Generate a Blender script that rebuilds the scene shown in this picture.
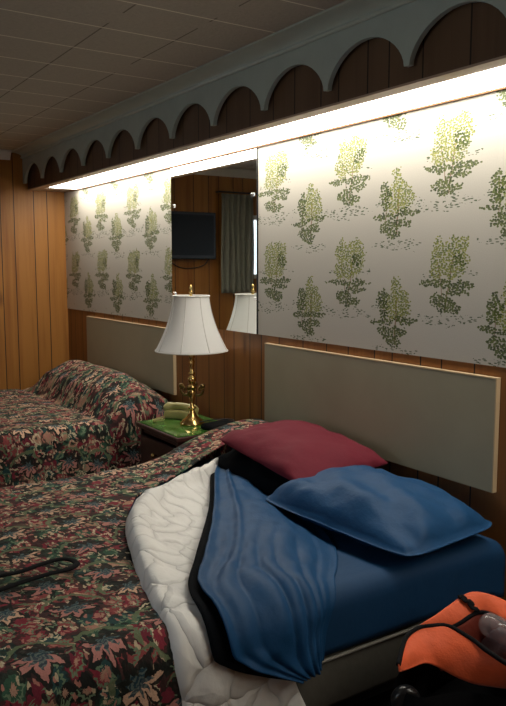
import bpy, bmesh, math, random
from mathutils import Vector, Matrix, noise
random.seed(7)
for o in list(bpy.data.objects): bpy.data.objects.remove(o, do_unlink=True)
S = bpy.context.scene
C = S.collection
PI = math.pi

# ------------------------------------------------------------------ camera
cam_d = bpy.data.cameras.new('camera'); cam = bpy.data.objects.new('camera', cam_d); C.objects.link(cam)
cam_d.sensor_fit = 'HORIZONTAL'; cam_d.sensor_width = 36.0; cam_d.lens = 36.0 * 750.0 / 506.0
cam_d.clip_start = 0.02
yaw = math.atan(498.0 / math.hypot(750.0, 87.0)); pitch = math.atan(87.0 / 750.0)
fw = Vector((-math.cos(yaw) * math.cos(pitch), math.sin(yaw) * math.cos(pitch), -math.sin(pitch)))
cam.location = (0.0, -2.15, 1.42)
cam.rotation_euler = fw.to_track_quat('-Z', 'Y').to_euler()
S.camera = cam

# ------------------------------------------------------------------ world, daylight, exposure
S.view_settings.view_transform = 'Standard'; S.view_settings.look = 'None'
S.view_settings.gamma = 1.0; S.view_settings.use_curve_mapping = False
S.view_settings.exposure = 0.0
W = bpy.data.worlds.new('daylight'); S.world = W; W.use_nodes = True
W.node_tree.nodes['Background'].inputs[0].default_value = (0.78, 0.90, 1.0, 1)
W.node_tree.nodes['Background'].inputs[1].default_value = 1.0
LIGHT_STRENGTH = 12.0
def area(name, loc, rot, sx, sy, power, col):
    l = bpy.data.lights.new(name, 'AREA'); l.shape = 'RECTANGLE'; l.size = sx; l.size_y = sy
    l.energy = power; l.color = col
    o = bpy.data.objects.new(name, l); C.objects.link(o); o.location = loc; o.rotation_euler = rot
    return o
# daylight just outside each pane; the unseen front window is added for fill
area('daylight_left_window', (-6.25, -2.42, 1.6), (0, -PI/2, 0), 0.6, 1.15, 4, (0.8, 0.92, 1.0))
area('fill_front_window', (-1.3, -4.1, 1.55), (PI/2, 0, 0), 1.5, 1.1, 11, (0.86, 0.95, 1.0))

# ------------------------------------------------------------------ node helpers
class V:
    def __init__(s, nt, k): s.nt = nt; s.k = k
    def _m(s, op, b=None, c=None, rev=False):
        n = s.nt.nodes.new('ShaderNodeMath'); n.operation = op
        a_, b_ = (b, s) if rev else (s, b)
        for i, q in enumerate((a_, b_, c)):
            if q is None: continue
            if isinstance(q, V): s.nt.links.new(q.k, n.inputs[i])
            else: n.inputs[i].default_value = q
        return V(s.nt, n.outputs[0])
    def __add__(s, o): return s._m('ADD', o)
    __radd__ = __add__
    def __mul__(s, o): return s._m('MULTIPLY', o)
    __rmul__ = __mul__
    def __sub__(s, o): return s._m('SUBTRACT', o)
    def __rsub__(s, o): return s._m('SUBTRACT', o, rev=True)
    def __truediv__(s, o): return s._m('DIVIDE', o)
    def __lt__(s, o): return s._m('LESS_THAN', o)
    def __gt__(s, o): return s._m('GREATER_THAN', o)
    def fr(s): return s._m('FRACT')
    def ab(s): return s._m('ABSOLUTE')
    def fl(s): return s._m('FLOOR')
    def sin(s): return s._m('SINE')
    def mx(s, o): return s._m('MAXIMUM', o)
    def mn(s, o): return s._m('MINIMUM', o)
    def pw(s, o): return s._m('POWER', o)
    def clamp(s):
        n = s.nt.nodes.new('ShaderNodeClamp'); s.nt.links.new(s.k, n.inputs[0]); return V(s.nt, n.outputs[0])
def newmat(name, rough=0.6, spec=0.5, metal=0.0, color=None):
    m = bpy.data.materials.new(name); m.use_nodes = True
    nt = m.node_tree; b = nt.nodes['Principled BSDF']
    b.inputs['Roughness'].default_value = rough; b.inputs['Metallic'].default_value = metal
    b.inputs['Specular IOR Level'].default_value = spec
    if color: b.inputs['Base Color'].default_value = (*color, 1)
    return m, nt, b
def coords(nt, kind='Object'):
    n = nt.nodes.new('ShaderNodeTexCoord'); return n.outputs[kind]
def sep(nt, k):
    n = nt.nodes.new('ShaderNodeSeparateXYZ'); nt.links.new(k, n.inputs[0]); return [V(nt, n.outputs[i]) for i in range(3)]
def comb(nt, *a):
    n = nt.nodes.new('ShaderNodeCombineXYZ')
    for i, q in enumerate(a):
        if isinstance(q, V): nt.links.new(q.k, n.inputs[i])
        else: n.inputs[i].default_value = q
    return n.outputs[0]
def vor(nt, vec, scale, rnd=1.0, feature='F1', dim='2D'):
    n = nt.nodes.new('ShaderNodeTexVoronoi'); n.feature = feature; n.voronoi_dimensions = dim; nt.links.new(vec, n.inputs['Vector'])
    n.inputs['Scale'].default_value = scale; n.inputs['Randomness'].default_value = rnd; return n
def noi(nt, vec, scale, detail=3, rough=0.5):
    n = nt.nodes.new('ShaderNodeTexNoise'); nt.links.new(vec, n.inputs['Vector'])
    n.inputs['Scale'].default_value = scale; n.inputs['Detail'].default_value = detail
    n.inputs['Roughness'].default_value = rough; return n
def mix(nt, f, a, b):
    n = nt.nodes.new('ShaderNodeMix'); n.data_type = 'RGBA'
    for s_, q in ((n.inputs[0], f), (n.inputs[6], a), (n.inputs[7], b)):
        if isinstance(q, V): nt.links.new(q.k, s_)
        elif isinstance(q, (int, float)): s_.default_value = q
        elif isinstance(q, tuple): s_.default_value = (*q, 1)
        else: nt.links.new(q, s_)
    return n.outputs[2]
def bump(nt, b, h, strength=0.4, dist=0.01):
    n = nt.nodes.new('ShaderNodeBump'); n.inputs['Strength'].default_value = strength; n.inputs['Distance'].default_value = dist
    nt.links.new(h.k if isinstance(h, V) else h, n.inputs['Height']); nt.links.new(n.outputs[0], b.inputs['Normal'])

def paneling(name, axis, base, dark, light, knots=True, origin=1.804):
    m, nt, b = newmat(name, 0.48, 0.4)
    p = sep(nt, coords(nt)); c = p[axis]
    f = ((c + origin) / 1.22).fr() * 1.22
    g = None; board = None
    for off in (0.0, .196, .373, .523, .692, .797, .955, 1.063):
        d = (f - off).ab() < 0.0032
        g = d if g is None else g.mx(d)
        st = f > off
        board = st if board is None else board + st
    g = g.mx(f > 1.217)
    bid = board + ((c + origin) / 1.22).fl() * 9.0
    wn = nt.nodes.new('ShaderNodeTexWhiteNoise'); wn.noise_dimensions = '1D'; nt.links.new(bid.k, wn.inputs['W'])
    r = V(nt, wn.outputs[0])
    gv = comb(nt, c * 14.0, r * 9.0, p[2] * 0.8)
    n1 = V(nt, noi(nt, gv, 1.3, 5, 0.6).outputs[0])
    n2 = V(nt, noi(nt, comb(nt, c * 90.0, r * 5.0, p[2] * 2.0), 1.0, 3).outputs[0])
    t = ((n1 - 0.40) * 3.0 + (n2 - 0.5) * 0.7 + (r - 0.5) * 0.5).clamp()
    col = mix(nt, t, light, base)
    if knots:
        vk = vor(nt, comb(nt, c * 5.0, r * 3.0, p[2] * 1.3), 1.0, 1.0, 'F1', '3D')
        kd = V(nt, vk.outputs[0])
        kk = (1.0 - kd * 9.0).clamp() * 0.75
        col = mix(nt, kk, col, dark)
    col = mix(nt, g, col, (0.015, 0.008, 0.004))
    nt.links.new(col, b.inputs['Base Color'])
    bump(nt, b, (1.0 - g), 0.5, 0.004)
    return m

def toile():
    m, nt, b = newmat('green_tree_wallpaper', 0.55, 0.3)
    p = sep(nt, coords(nt))
    base = comb(nt, p[0], 0.0, p[2])
    px, pz = 0.557, 0.43
    sx = 122.0
    col = None
    va = vor(nt, comb(nt, p[0] * 0.85, p[2] * 1.2, 0.0), sx, 1.0)
    cp = sep(nt, va.outputs['Position'])
    jn = nt.nodes.new('ShaderNodeSeparateColor'); nt.links.new(noi(nt, comb(nt, cp[0], cp[1], 0.0), 16.0, 3, 0.6).outputs['Color'], jn.inputs[0])
    cx = cp[0] / 0.85 + (V(nt, jn.outputs[0]) - 0.5) * 0.085; cz = cp[1] / 1.2 + (V(nt, jn.outputs[1]) - 0.5) * 0.06
    dist = V(nt, va.outputs['Distance'])
    rc = nt.nodes.new('ShaderNodeSeparateColor'); nt.links.new(va.outputs['Color'], rc.inputs[0])
    r1 = V(nt, rc.outputs[0]); r2 = V(nt, rc.outputs[1])
    def loc(cx0, cz0, X, Z):
        return (((X - cx0) / px + 0.5).fr() - 0.5) * px, (((Z - cz0) / pz + 0.5).fr() - 0.5) * pz
    def dens(L, els):
        d = None
        for ex, ez, rx, rz in els:
            q = ((L[0] - ex) / (rx * 1.6)); q = q * q; q2 = ((L[1] - ez) / (rz * 1.22)); q = q + q2 * q2
            e = 1.0 - q
            d = e if d is None else d.mx(e)
        return d
    A = loc(-1.95, 1.385, cx, cz); B = loc(-2.225, 1.235, cx, cz)
    lightd = dens(A, [(.03, .065, .05, .07), (.055, .10, .038, .045), (-.035, .075, .03, .065), (-.045, .02, .03, .04), (.02, .02, .045, .03)]).mx(
             dens(B, [(.02, .02, .055, .06), (.01, .085, .02, .05), (.045, .05, .03, .04)]))
    darkd = dens(A, [(-.05, -.035, .06, .013), (.06, -.035, .055, .014), (.045, -.065, .045, .012), (-.03, -.095, .035, .022), (.015, -.115, .042, .02), (.06, .06, .02, .03)]).mx(
            dens(B, [(-.055, .03, .022, .055), (-.06, -.045, .05, .012), (.07, -.035, .05, .012), (-.035, -.09, .035, .025), (.04, -.075, .03, .018), (0, -.12, .03, .018)]))
    dash = dens(A, [(.0, -.165, .10, .012), (-.03, -.185, .06, .008), (.05, -.148, .05, .006), (-.09, .0, .025, .008), (.1, .01, .03, .008)]).mx(
           dens(B, [(.0, -.155, .09, .010), (.1, .0, .035, .01), (-.1, .01, .02, .008), (.05, -.18, .05, .007)]))
    leafr = (dist < 0.50)
    ml = (p[2] > 1.105) * (lightd * 2.4 > r1) * leafr * (lightd > 0.0)
    md = (darkd * 3.0 > r1) * (dist < 0.58) * (darkd > 0.0)
    vb = vor(nt, comb(nt, p[0] * 0.5, p[2] * 1.9, 0.0), 75.0, 1.0)
    mdash = (dash > 0.0) * (V(nt, vb.outputs[0]) < 0.30) * (V(nt, noi(nt, base, 30.0, 2).outputs[0]) > 0.46)
    Af = loc(-1.95, 1.385, p[0], p[2]); Bf = loc(-2.225, 1.235, p[0], p[2])
    def trunk(L, x0, z0, z1, slope, w):
        zz = (L[1] > z0) * (L[1] < z1)
        return ((L[0] - x0 - (L[1] - z0) * slope + ((L[1] * 60.0).sin()) * 0.002).ab() < w) * zz
    tk = trunk(Af, .0, -.13, .08, .17, .003).mx(trunk(Bf, .012, -.12, .06, .05, .004)).mx(trunk(Af, -.01, -.10, .05, -.2, .002)).mx(trunk(Bf, -.05, -.08, .05, 0.0, .002))
    paper = mix(nt, V(nt, noi(nt, base, 260.0, 2).outputs[0]), (.46, .43, .38), (.56, .53, .47))
    lc = mix(nt, r2, (.07, .11, .015), (.27, .28, .03))
    dc = mix(nt, r2, (.022, .042, .008), (.11, .14, .025))
    col = mix(nt, tk * 0.85, paper, (.22, .13, .08))
    col = mix(nt, mdash * 0.9, col, (.05, .08, .03))
    col = mix(nt, ml * 0.9, col, lc)
    col = mix(nt, md * 0.92, col, dc)
    nt.links.new(col, b.inputs['Base Color'])
    return m

def floral():
    m, nt, b = newmat('floral_tapestry_fabric', 0.85, 0.2)
    uv = coords(nt, 'UV')
    u0, v0, _ = sep(nt, uv)
    nz = noi(nt, uv, 13.0, 4, 0.6); sc = nt.nodes.new('ShaderNodeSeparateColor'); nt.links.new(nz.outputs['Color'], sc.inputs[0])
    u = u0 + (V(nt, sc.outputs[0]) - 0.5) * 0.07; v = v0 + (V(nt, sc.outputs[1]) - 0.5) * 0.07
    vec = comb(nt, u, v, 0.0)
    # background : overlapping feathered scallops of burgundy, forest green, cream and black
    ramp = nt.nodes.new('ShaderNodeValToRGB'); ramp.color_ramp.interpolation = 'CONSTANT'
    cr = ramp.color_ramp; cols = [(0, (.22, .024, .04)), (.28, (.012, .013, .012)), (.38, (.035, .09, .055)), (.54, (.27, .06, .06)), (.68, (.40, .22, .15)), (.78, (.02, .06, .06)), (.88, (.16, .02, .035))]
    cr.elements[0].position = 0; cr.elements[0].color = (*cols[0][1], 1); cr.elements[1].position = cols[1][0]; cr.elements[1].color = (*cols[1][1], 1)
    for q, cc in cols[2:]:
        e = cr.elements.new(q); e.color = (*cc, 1)
    v1 = vor(nt, vec, 21.0, 1.0); d1 = V(nt, v1.outputs['Distance'])
    c1 = nt.nodes.new('ShaderNodeSeparateColor'); nt.links.new(v1.outputs['Color'], c1.inputs[0])
    r1 = V(nt, c1.outputs[0]); r1b = V(nt, c1.outputs[1]); r1c = V(nt, c1.outputs[2])
    nt.links.new(r1.k, ramp.inputs[0])
    P1 = sep(nt, v1.outputs['Position'])
    a1 = (v - P1[1])._m('ARCTAN2', u - P1[0])
    saw = (((a1 * 1.75).fr() - 0.5).ab() * 2.0)
    sec = (a1 + (r1b - 0.5) * 5.0).sin() > -0.45
    col = ramp.outputs[0]
    col = mix(nt, (d1 > 0.50 + saw * 0.10) * 0.8, col, (.02, .022, .018))
    col = mix(nt, ((d1 - 0.30 - saw * 0.14).ab() < 0.075) * sec * 0.95, col, mix(nt, r1b > 0.30, (.62, .53, .36), (.16, .23, .14)))
    col = mix(nt, (d1 < 0.10 + saw * 0.10) * (r1c > 0.35), col, mix(nt, r1b > 0.5, (.02, .035, .025), (.42, .24, .17)))
    # a finer scatter of cream and pink flecks
    v3 = vor(nt, comb(nt, u * 1.0 + v * 0.4, v * 1.9 - u * .5, 0.0), 34.0, 1.0); d3 = V(nt, v3.outputs['Distance'])
    c3 = nt.nodes.new('ShaderNodeSeparateColor'); nt.links.new(v3.outputs['Color'], c3.inputs[0]); r3 = V(nt, c3.outputs[0])
    col = mix(nt, ((d3 < 0.30) * (r3 > 0.58)) * 0.9, col, mix(nt, V(nt, c3.outputs[1]) > 0.5, (.56, .44, .29), (.46, .19, .15)))
    col = mix(nt, ((d3 < 0.36) * (r3 < 0.13)) * 0.9, col, (.010, .012, .012))
    # flower heads : fan of pointed peach petals round a teal centre
    v2 = vor(nt, vec, 5.2, 0.5); P2 = sep(nt, v2.outputs['Position'])
    du = (u - P2[0]); dv = (v - P2[1]); ang = dv._m('ARCTAN2', du)
    c2 = nt.nodes.new('ShaderNodeSeparateColor'); nt.links.new(v2.outputs['Color'], c2.inputs[0]); r2 = V(nt, c2.outputs[0])
    R = ((du * du + dv * dv).pw(0.5))
    pet = ((ang * 1.1141).fr() - 0.5).ab() * 2.0
    half = (ang + 1.2 + r2 * .8).sin() > -0.1
    edge = pet * 0.034 + 0.024
    col = mix(nt, (R < edge + 0.014 + (R * 300.0).sin() * 0.002) * 0.95, col, (.012, .014, .012))
    col = mix(nt, ((R - 0.074 - pet * 0.006).ab() < 0.006) * (1.0 - half) * 0.9, col, (.13, .17, .09))
    col = mix(nt, (R < edge) * half, col, mix(nt, r2 > 0.5, (.66, .42, .29), (.48, .21, .18)))
    core = (R < edge * 0.72 - 0.006)
    col = mix(nt, core * 0.95, col, mix(nt, (R * 520.0 + ang * 3.0).sin() > 0.2, (.02, .055, .075), (.12, .16, .15)))
    wv = V(nt, noi(nt, uv, 300.0, 2).outputs[0])
    col = mix(nt, (wv - 0.4).clamp() * 0.8, col, (.02, .015, .012))
    nt.links.new(col, b.inputs['Base Color'])
    bump(nt, b, V(nt, noi(nt, uv, 45.0, 4).outputs[0]), 0.55, 0.012)
    return m

def cloth(name, color, rough=0.8, scale=30, strength=0.25, sheen=0.0, spec=0.3, dist=0.01):
    m, nt, b = newmat(name, rough, spec)
    c = coords(nt)
    n = V(nt, noi(nt, c, scale, 5, 0.6).outputs[0])
    nt.links.new(mix(nt, n, tuple(q * 0.85 for q in color), tuple(min(1, q * 1.12) for q in color)), b.inputs['Base Color'])
    bump(nt, b, n, strength, dist)
    b.inputs['Sheen Weight'].default_value = sheen
    return m

M = {}
M['panel_back'] = paneling('wood_paneling_back', 0, (.19, .070, .018), (.04, .013, .004), (.27, .11, .03))
M['panel_left'] = paneling('wood_paneling_left', 1, (.26, .092, .016), (.06, .016, .004), (.40, .17, .035), origin=-0.006)
M['panel_right'] = paneling('wood_paneling_right', 1, (.26, .12, .04), (.06, .02, .008), (.36, .18, .07))
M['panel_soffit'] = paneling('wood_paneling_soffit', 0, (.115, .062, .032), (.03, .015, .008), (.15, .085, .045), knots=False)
M['toile'] = toile(); M['floral'] = floral()
# ceiling : 12 inch fibre tiles
def ceiling_mat():
    m, nt, b = newmat('ceiling_tiles', 0.9, 0.1)
    p = sep(nt, coords(nt))
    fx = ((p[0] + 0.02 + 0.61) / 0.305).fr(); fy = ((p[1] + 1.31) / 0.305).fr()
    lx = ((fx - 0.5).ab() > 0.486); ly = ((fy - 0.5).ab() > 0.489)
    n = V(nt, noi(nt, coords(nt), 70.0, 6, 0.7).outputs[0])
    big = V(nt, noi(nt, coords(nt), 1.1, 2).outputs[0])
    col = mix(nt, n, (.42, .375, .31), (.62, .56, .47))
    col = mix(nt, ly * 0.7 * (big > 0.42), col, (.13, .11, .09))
    col = mix(nt, lx * 0.9, col, (.95, .90, .76))  # highlight on tile edges painted in as pale lines along y
    nt.links.new(col, b.inputs['Base Color'])
    bump(nt, b, n, 0.5, 0.01)
    return m
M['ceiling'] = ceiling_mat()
M['carpet'] = cloth('dark_carpet', (.03, .022, .02), 0.95, 200, 0.6)
M['valance'] = cloth('pale_green_paint', (.46, .52, .46), 0.5, 8, 0.05)
M['crown'] = cloth('grey_green_crown_paint', (.52, .56, .48), 0.28, 8, 0.05)
M['lip'] = cloth('beige_fixture_wood', (.50, .36, .26), 0.5, 20, 0.1)
M['brownrail'] = cloth('brown_rail_wood', (.22, .10, .04), 0.5, 20, 0.1)
M['hb'] = cloth('beige_laminate', (.37, .335, .235), 0.42, 3, 0.03)
M['hb_edge'] = cloth('tan_edge_banding', (.60, .45, .27), 0.5, 10, 0.05)
M['mirror'], _, _ = newmat('mirror_silver', 0.02, 0.5, 1.0, (.80, .82, .80))
M['chrome'], _, _ = newmat('chrome', 0.2, 0.5, 1.0, (.85, .85, .85))
M['brass'], _, _ = newmat('polished_brass', 0.22, 0.5, 1.0, (.78, .54, .20))
M['brass_dark'], _, _ = newmat('tarnished_brass', 0.35, 0.5, 1.0, (.24, .16, .06))
def shade_mat():
    m, nt, b = newmat('white_shade_fabric', 0.8, 0.2)
    c = coords(nt); n = V(nt, noi(nt, c, 150.0, 2).outputs[0])
    nt.links.new(mix(nt, n, (.88, .88, .88), (.93, .93, .93)), b.inputs['Base Color'])
    tr = nt.nodes.new('ShaderNodeBsdfTranslucent'); tr.inputs[0].default_value = (.8, .77, .7, 1)
    mx_ = nt.nodes.new('ShaderNodeMixShader'); mx_.inputs[0].default_value = 0.35
    nt.links.new(b.outputs[0], mx_.inputs[1]); nt.links.new(tr.outputs[0], mx_.inputs[2])
    nt.links.new(mx_.outputs[0], nt.nodes['Material Output'].inputs[0])
    return m
M['shade'] = shade_mat()
M['seam'] = cloth('shade_trim', (.66, .64, .60), 0.8, 60, 0.1)
M['darkwood'] = cloth('dark_mahogany_wood', (.055, .018, .014), 0.35, 14, 0.1, spec=0.5)
def green_glass():
    m, nt, b = newmat('green_marbled_glass', 0.08, 0.6)
    n = V(nt, noi(nt, coords(nt), 16.0, 6, 0.65).outputs[0])
    nt.links.new(mix(nt, ((n - 0.42) * 4.0).clamp(), (.03, .12, .015), (.17, .36, .09)), b.inputs['Base Color'])
    return m
M['green'] = green_glass()
M['phone'] = cloth('yellowed_plastic', (.56, .50, .20), 0.3, 5, 0.0, spec=0.5)
M['black'] = cloth('black_plastic', (.012, .012, .013), 0.3, 5, 0.0, spec=0.5)
M['black_fabric'] = cloth('black_fabric', (.006, .006, .007), 0.9, 90, 0.2, 0, .15)
M['navy_lining'] = cloth('black_lining_fabric', (.003, .004, .006), 0.95, 60, 0.2, 0, .1)
M['blue'] = cloth('blue_cotton_sheet', (.005, .054, .150), 0.6, 22, 0.30, 0.0)
M['blue_fit'] = cloth('blue_fitted_cotton', (.005, .042, .115), 0.65, 14, 0.2, 0.0)
M['maroon'] = cloth('maroon_jersey', (.135, .007, .020), 0.8, 60, 0.15, 0.0)
def quilt():
    m, nt, b = newmat('white_quilted_fabric', 0.75, 0.2)
    uv = coords(nt, 'UV')
    n = noi(nt, uv, 5.0, 3); s_ = nt.nodes.new('ShaderNodeSeparateColor'); nt.links.new(n.outputs['Color'], s_.inputs[0])
    q = sep(nt, uv)
    vec = comb(nt, q[0] + (V(nt, s_.outputs[0]) - .5) * .2, q[1] + (V(nt, s_.outputs[1]) - .5) * .2, 0.0)
    d = V(nt, vor(nt, vec, 9.0, 1.0, 'DISTANCE_TO_EDGE').outputs[0])
    h = (d * 5.0).clamp().pw(0.5)
    nt.links.new(mix(nt, h, (.70, .69, .67), (.80, .79, .77)), b.inputs['Base Color'])
    bump(nt, b, h + V(nt, noi(nt, uv, 35.0, 4).outputs[0]) * 0.35, 0.6, 0.015)
    return m
M['quilt'] = quilt()
M['boxspring'] = cloth('grey_box_spring_ticking', (.10, .095, .08), 0.85, 40, 0.15)
M['piping'] = cloth('white_box_spring_piping', (.30, .29, .26), 0.8, 40, 0.1)
M['metal_dark'], _, _ = newmat('dark_steel', 0.45, 0.5, 0.8, (.06, .06, .06))
M['orange'] = cloth('orange_nylon', (.70, .105, .03), 0.6, 50, 0.25, 0.1)
M['orange_in'] = cloth('red_inner_nylon', (.22, .035, .02), 0.7, 50, 0.2)
M['curtain'] = cloth('grey_green_curtain', (.26, .26, .21), 0.85, 40, 0.2)
M['white'] = cloth('white_paint', (.75, .74, .70), 0.5, 10, 0.03)
def clear(name, tint, op=0.5, rough=.08):
    m, nt, b = newmat(name, rough, 0.5, 0, tint)
    t = nt.nodes.new('ShaderNodeBsdfTransparent'); mx_ = nt.nodes.new('ShaderNodeMixShader'); mx_.inputs[0].default_value = op
    nt.links.new(t.outputs[0], mx_.inputs[1]); nt.links.new(b.outputs[0], mx_.inputs[2])
    nt.links.new(mx_.outputs[0], nt.nodes['Material Output'].inputs[0]); return m
M['plastic'] = clear('clear_plastic', (.35, .28, .28), 0.45)
M['glass'] = clear('window_glass', (.7, .75, .75), 0.1)
def emi(name, col, st):
    m = bpy.data.materials.new(name); m.use_nodes = True; nt = m.node_tree
    e = nt.nodes.new('ShaderNodeEmission'); e.inputs[0].default_value = (*col, 1); e.inputs[1].default_value = st
    nt.links.new(e.outputs[0], nt.nodes['Material Output'].inputs[0]); return m
M['tube'] = emi('fluorescent_diffuser', (1.0, .94, .82), LIGHT_STRENGTH)
M['tvscreen'], _, _ = newmat('tv_screen', 0.3, 0.25, 0, (.006, .006, .008))

# ------------------------------------------------------------------ mesh helpers
def obj(name, bm, mat, parent=None, smooth=False, bevel=0.0):
    me = bpy.data.meshes.new(name); bm.normal_update(); bm.to_mesh(me); bm.free()
    o = bpy.data.objects.new(name, me); C.objects.link(o)
    me.materials.append(mat)
    if smooth: me.polygons.foreach_set('use_smooth', [True] * len(me.polygons))
    if bevel:
        b = o.modifiers.new('bevel', 'BEVEL'); b.width = bevel; b.segments = 3; b.limit_method = 'ANGLE'
    if parent is not None:
        o.parent = parent; o.matrix_parent_inverse = Matrix.Translation(-parent.location) if not parent.parent else Matrix()
    return o
def thing(name, label, cat, loc=(0, 0, 0), group=None):
    o = bpy.data.objects.new(name, None); C.objects.link(o); o.location = loc; o.empty_display_size = .05
    return tag(o, label, cat, group)
def tag(o, label, cat, group=None):
    o['label'] = label; o['category'] = cat
    if group: o['group'] = group
    return o
def struct(o): o['kind'] = 'structure'; return o
def box(bm, x0, x1, y0, y1, z0, z1):
    v = [bm.verts.new((x, y, z)) for x in (x0, x1) for y in (y0, y1) for z in (z0, z1)]
    for f in ((0, 1, 3, 2), (4, 6, 7, 5), (0, 4, 5, 1), (2, 3, 7, 6), (0, 2, 6, 4), (1, 5, 7, 3)):
        bm.faces.new([v[i] for i in f])
    return bm
def bx(*a):
    return box(bmesh.new(), *a)
def lathe(prof, cx, cy, seg=32, bm=None):
    bm = bm or bmesh.new(); rings = []
    for r, z in prof:
        rings.append([bm.verts.new((cx + r * math.cos(2 * PI * i / seg), cy + r * math.sin(2 * PI * i / seg), z)) for i in range(seg)])
    for a, b in zip(rings, rings[1:]):
        for i in range(seg):
            bm.faces.new((a[i], a[(i + 1) % seg], b[(i + 1) % seg], b[i]))
    bm.faces.new(rings[0][::-1]); bm.faces.new(rings[-1]); return bm
def tube(pts, r, seg=8, bm=None, closed=False, flat=1.0):
    bm = bm or bmesh.new(); P = [Vector(p) for p in pts]; n = len(P); rings = []
    rr = r if isinstance(r, (list, tuple)) else [r] * n
    up = Vector((0, 0, 1))
    for i in range(n):
        a = P[(i - 1) % n] if (closed or i > 0) else P[i]; b = P[(i + 1) % n] if (closed or i < n - 1) else P[i]
        t = (b - a).normalized(); u = t.cross(up)
        if u.length < 1e-3: u = t.cross(Vector((1, 0, 0)))
        u.normalize(); w = u.cross(t)
        rings.append([bm.verts.new(P[i] + u * rr[i] * math.cos(2 * PI * k / seg) + w * rr[i] * flat * math.sin(2 * PI * k / seg)) for k in range(seg)])
    for i in range(n if closed else n - 1):
        a, b = rings[i], rings[(i + 1) % n]
        for k in range(seg): bm.faces.new((a[k], a[(k + 1) % seg], b[(k + 1) % seg], b[k]))
    if not closed: bm.faces.new(rings[0][::-1]); bm.faces.new(rings[-1])
    return bm
def spline(pts, n):
    P = [Vector(p) for p in pts]; out = []
    cum = [0]
    for a, b in zip(P, P[1:]): cum.append(cum[-1] + (b - a).length)
    for i in range(n):
        d = cum[-1] * i / (n - 1); k = 0
        while k < len(P) - 2 and cum[k + 1] < d: k += 1
        t = (d - cum[k]) / max(1e-9, cum[k + 1] - cum[k])
        p0 = P[max(k - 1, 0)]; p1 = P[k]; p2 = P[k + 1]; p3 = P[min(k + 2, len(P) - 1)]
        out.append(0.5 * ((2 * p1) + (p2 - p0) * t + (2 * p0 - 5 * p1 + 4 * p2 - p3) * t * t + (3 * p1 - p0 - 3 * p2 + p3) * t ** 3))
    return out
def grid(fn, nu, nv, uvf=None, smooth=True):
    bm = bmesh.new(); uvl = bm.loops.layers.uv.new('UVMap')
    vs = [[bm.verts.new(fn(i / nu, j / nv)) for j in range(nv + 1)] for i in range(nu + 1)]
    for i in range(nu):
        for j in range(nv):
            f = bm.faces.new((vs[i][j], vs[i + 1][j], vs[i + 1][j + 1], vs[i][j + 1]))
            for l, (a, b) in zip(f.loops, ((i, j), (i + 1, j), (i + 1, j + 1), (i, j + 1))):
                l[uvl].uv = uvf(a / nu, b / nv) if uvf else (a / nu, b / nv)
    return bm
def solid(o, t, off=1.0):
    s = o.modifiers.new('thickness', 'SOLIDIFY'); s.thickness = t; s.offset = off; return o
def sm(a, b, x):
    t = min(1, max(0, (x - a) / (b - a))); return t * t * (3 - 2 * t)
def nz(x, y, z=0.0, s=1.0): return noise.noise(Vector((x * s, y * s, z)))

# ------------------------------------------------------------------ room shell
XL, XR, YF, ZC = -6.055, 1.6, -3.95, 2.31
struct(obj('floor', bx(XL - .1, XR + .1, YF - .1, .1, -.1, 0), M['carpet']))
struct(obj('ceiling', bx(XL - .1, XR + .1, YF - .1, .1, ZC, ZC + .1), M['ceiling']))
wall_back = struct(obj('wall_back', bx(XL - .1, XR + .1, 0, .1, 0, ZC), M['panel_back']))
struct(obj('wall_right', bx(XR, XR + .1, YF, 0, 0, ZC), M['panel_right']))
def holed_wall(name, axis, c0, c1, a0, a1, wa0, wa1, wz0, wz1, mat):
    bm = bmesh.new()
    def b(p0, p1, z0, z1):
        if axis == 'x': box(bm, c0, c1, p0, p1, z0, z1)
        else: box(bm, p0, p1, c0, c1, z0, z1)
    b(a0, wa0, 0, ZC); b(wa1, a1, 0, ZC); b(wa0, wa1, 0, wz0); b(wa0, wa1, wz1, ZC)
    return struct(obj(name, bm, mat))
WL = (-3.0, -1.84, 1.30, 1.90); WF = (-2.1, -0.5, 0.95, 2.05)
holed_wall('wall_left', 'x', XL - .1, XL, YF, 0, *WL, M['panel_left'])
holed_wall('wall_front', 'y', YF - .1, YF, XL, XR, *WF, M['panel_back'])
def window(name, axis, c, a0, a1, z0, z1):
    bm = bmesh.new(); w = .04
    def b(bm, p0, p1, q0, q1, t=.03):
        if axis == 'x': box(bm, c - t, c + t, p0, p1, q0, q1)
        else: box(bm, p0, p1, c - t, c + t, q0, q1)
    b(bm, a0, a0 + w, z0, z1); b(bm, a1 - w, a1, z0, z1); b(bm, a0 + w, a1 - w, z0, z0 + w); b(bm, a0 + w, a1 - w, z1 - w, z1)
    mid = (a0 + a1) / 2; b(bm, mid - .018, mid + .018, z0 + w, z1 - w)
    o = struct(obj(name, bm, M['white']))
    g = bmesh.new(); b(g, a0 + w, mid - .018, z0 + w, z1 - w, .003); b(g, mid + .018, a1 - w, z0 + w, z1 - w, .003)
    obj('glass', g, M['glass'], o)
window('window_1', 'x', XL - .05, *WL); window('fill_window_2', 'y', YF - .05, *WF)  # second one is out of view, added to let in front fill light
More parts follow.
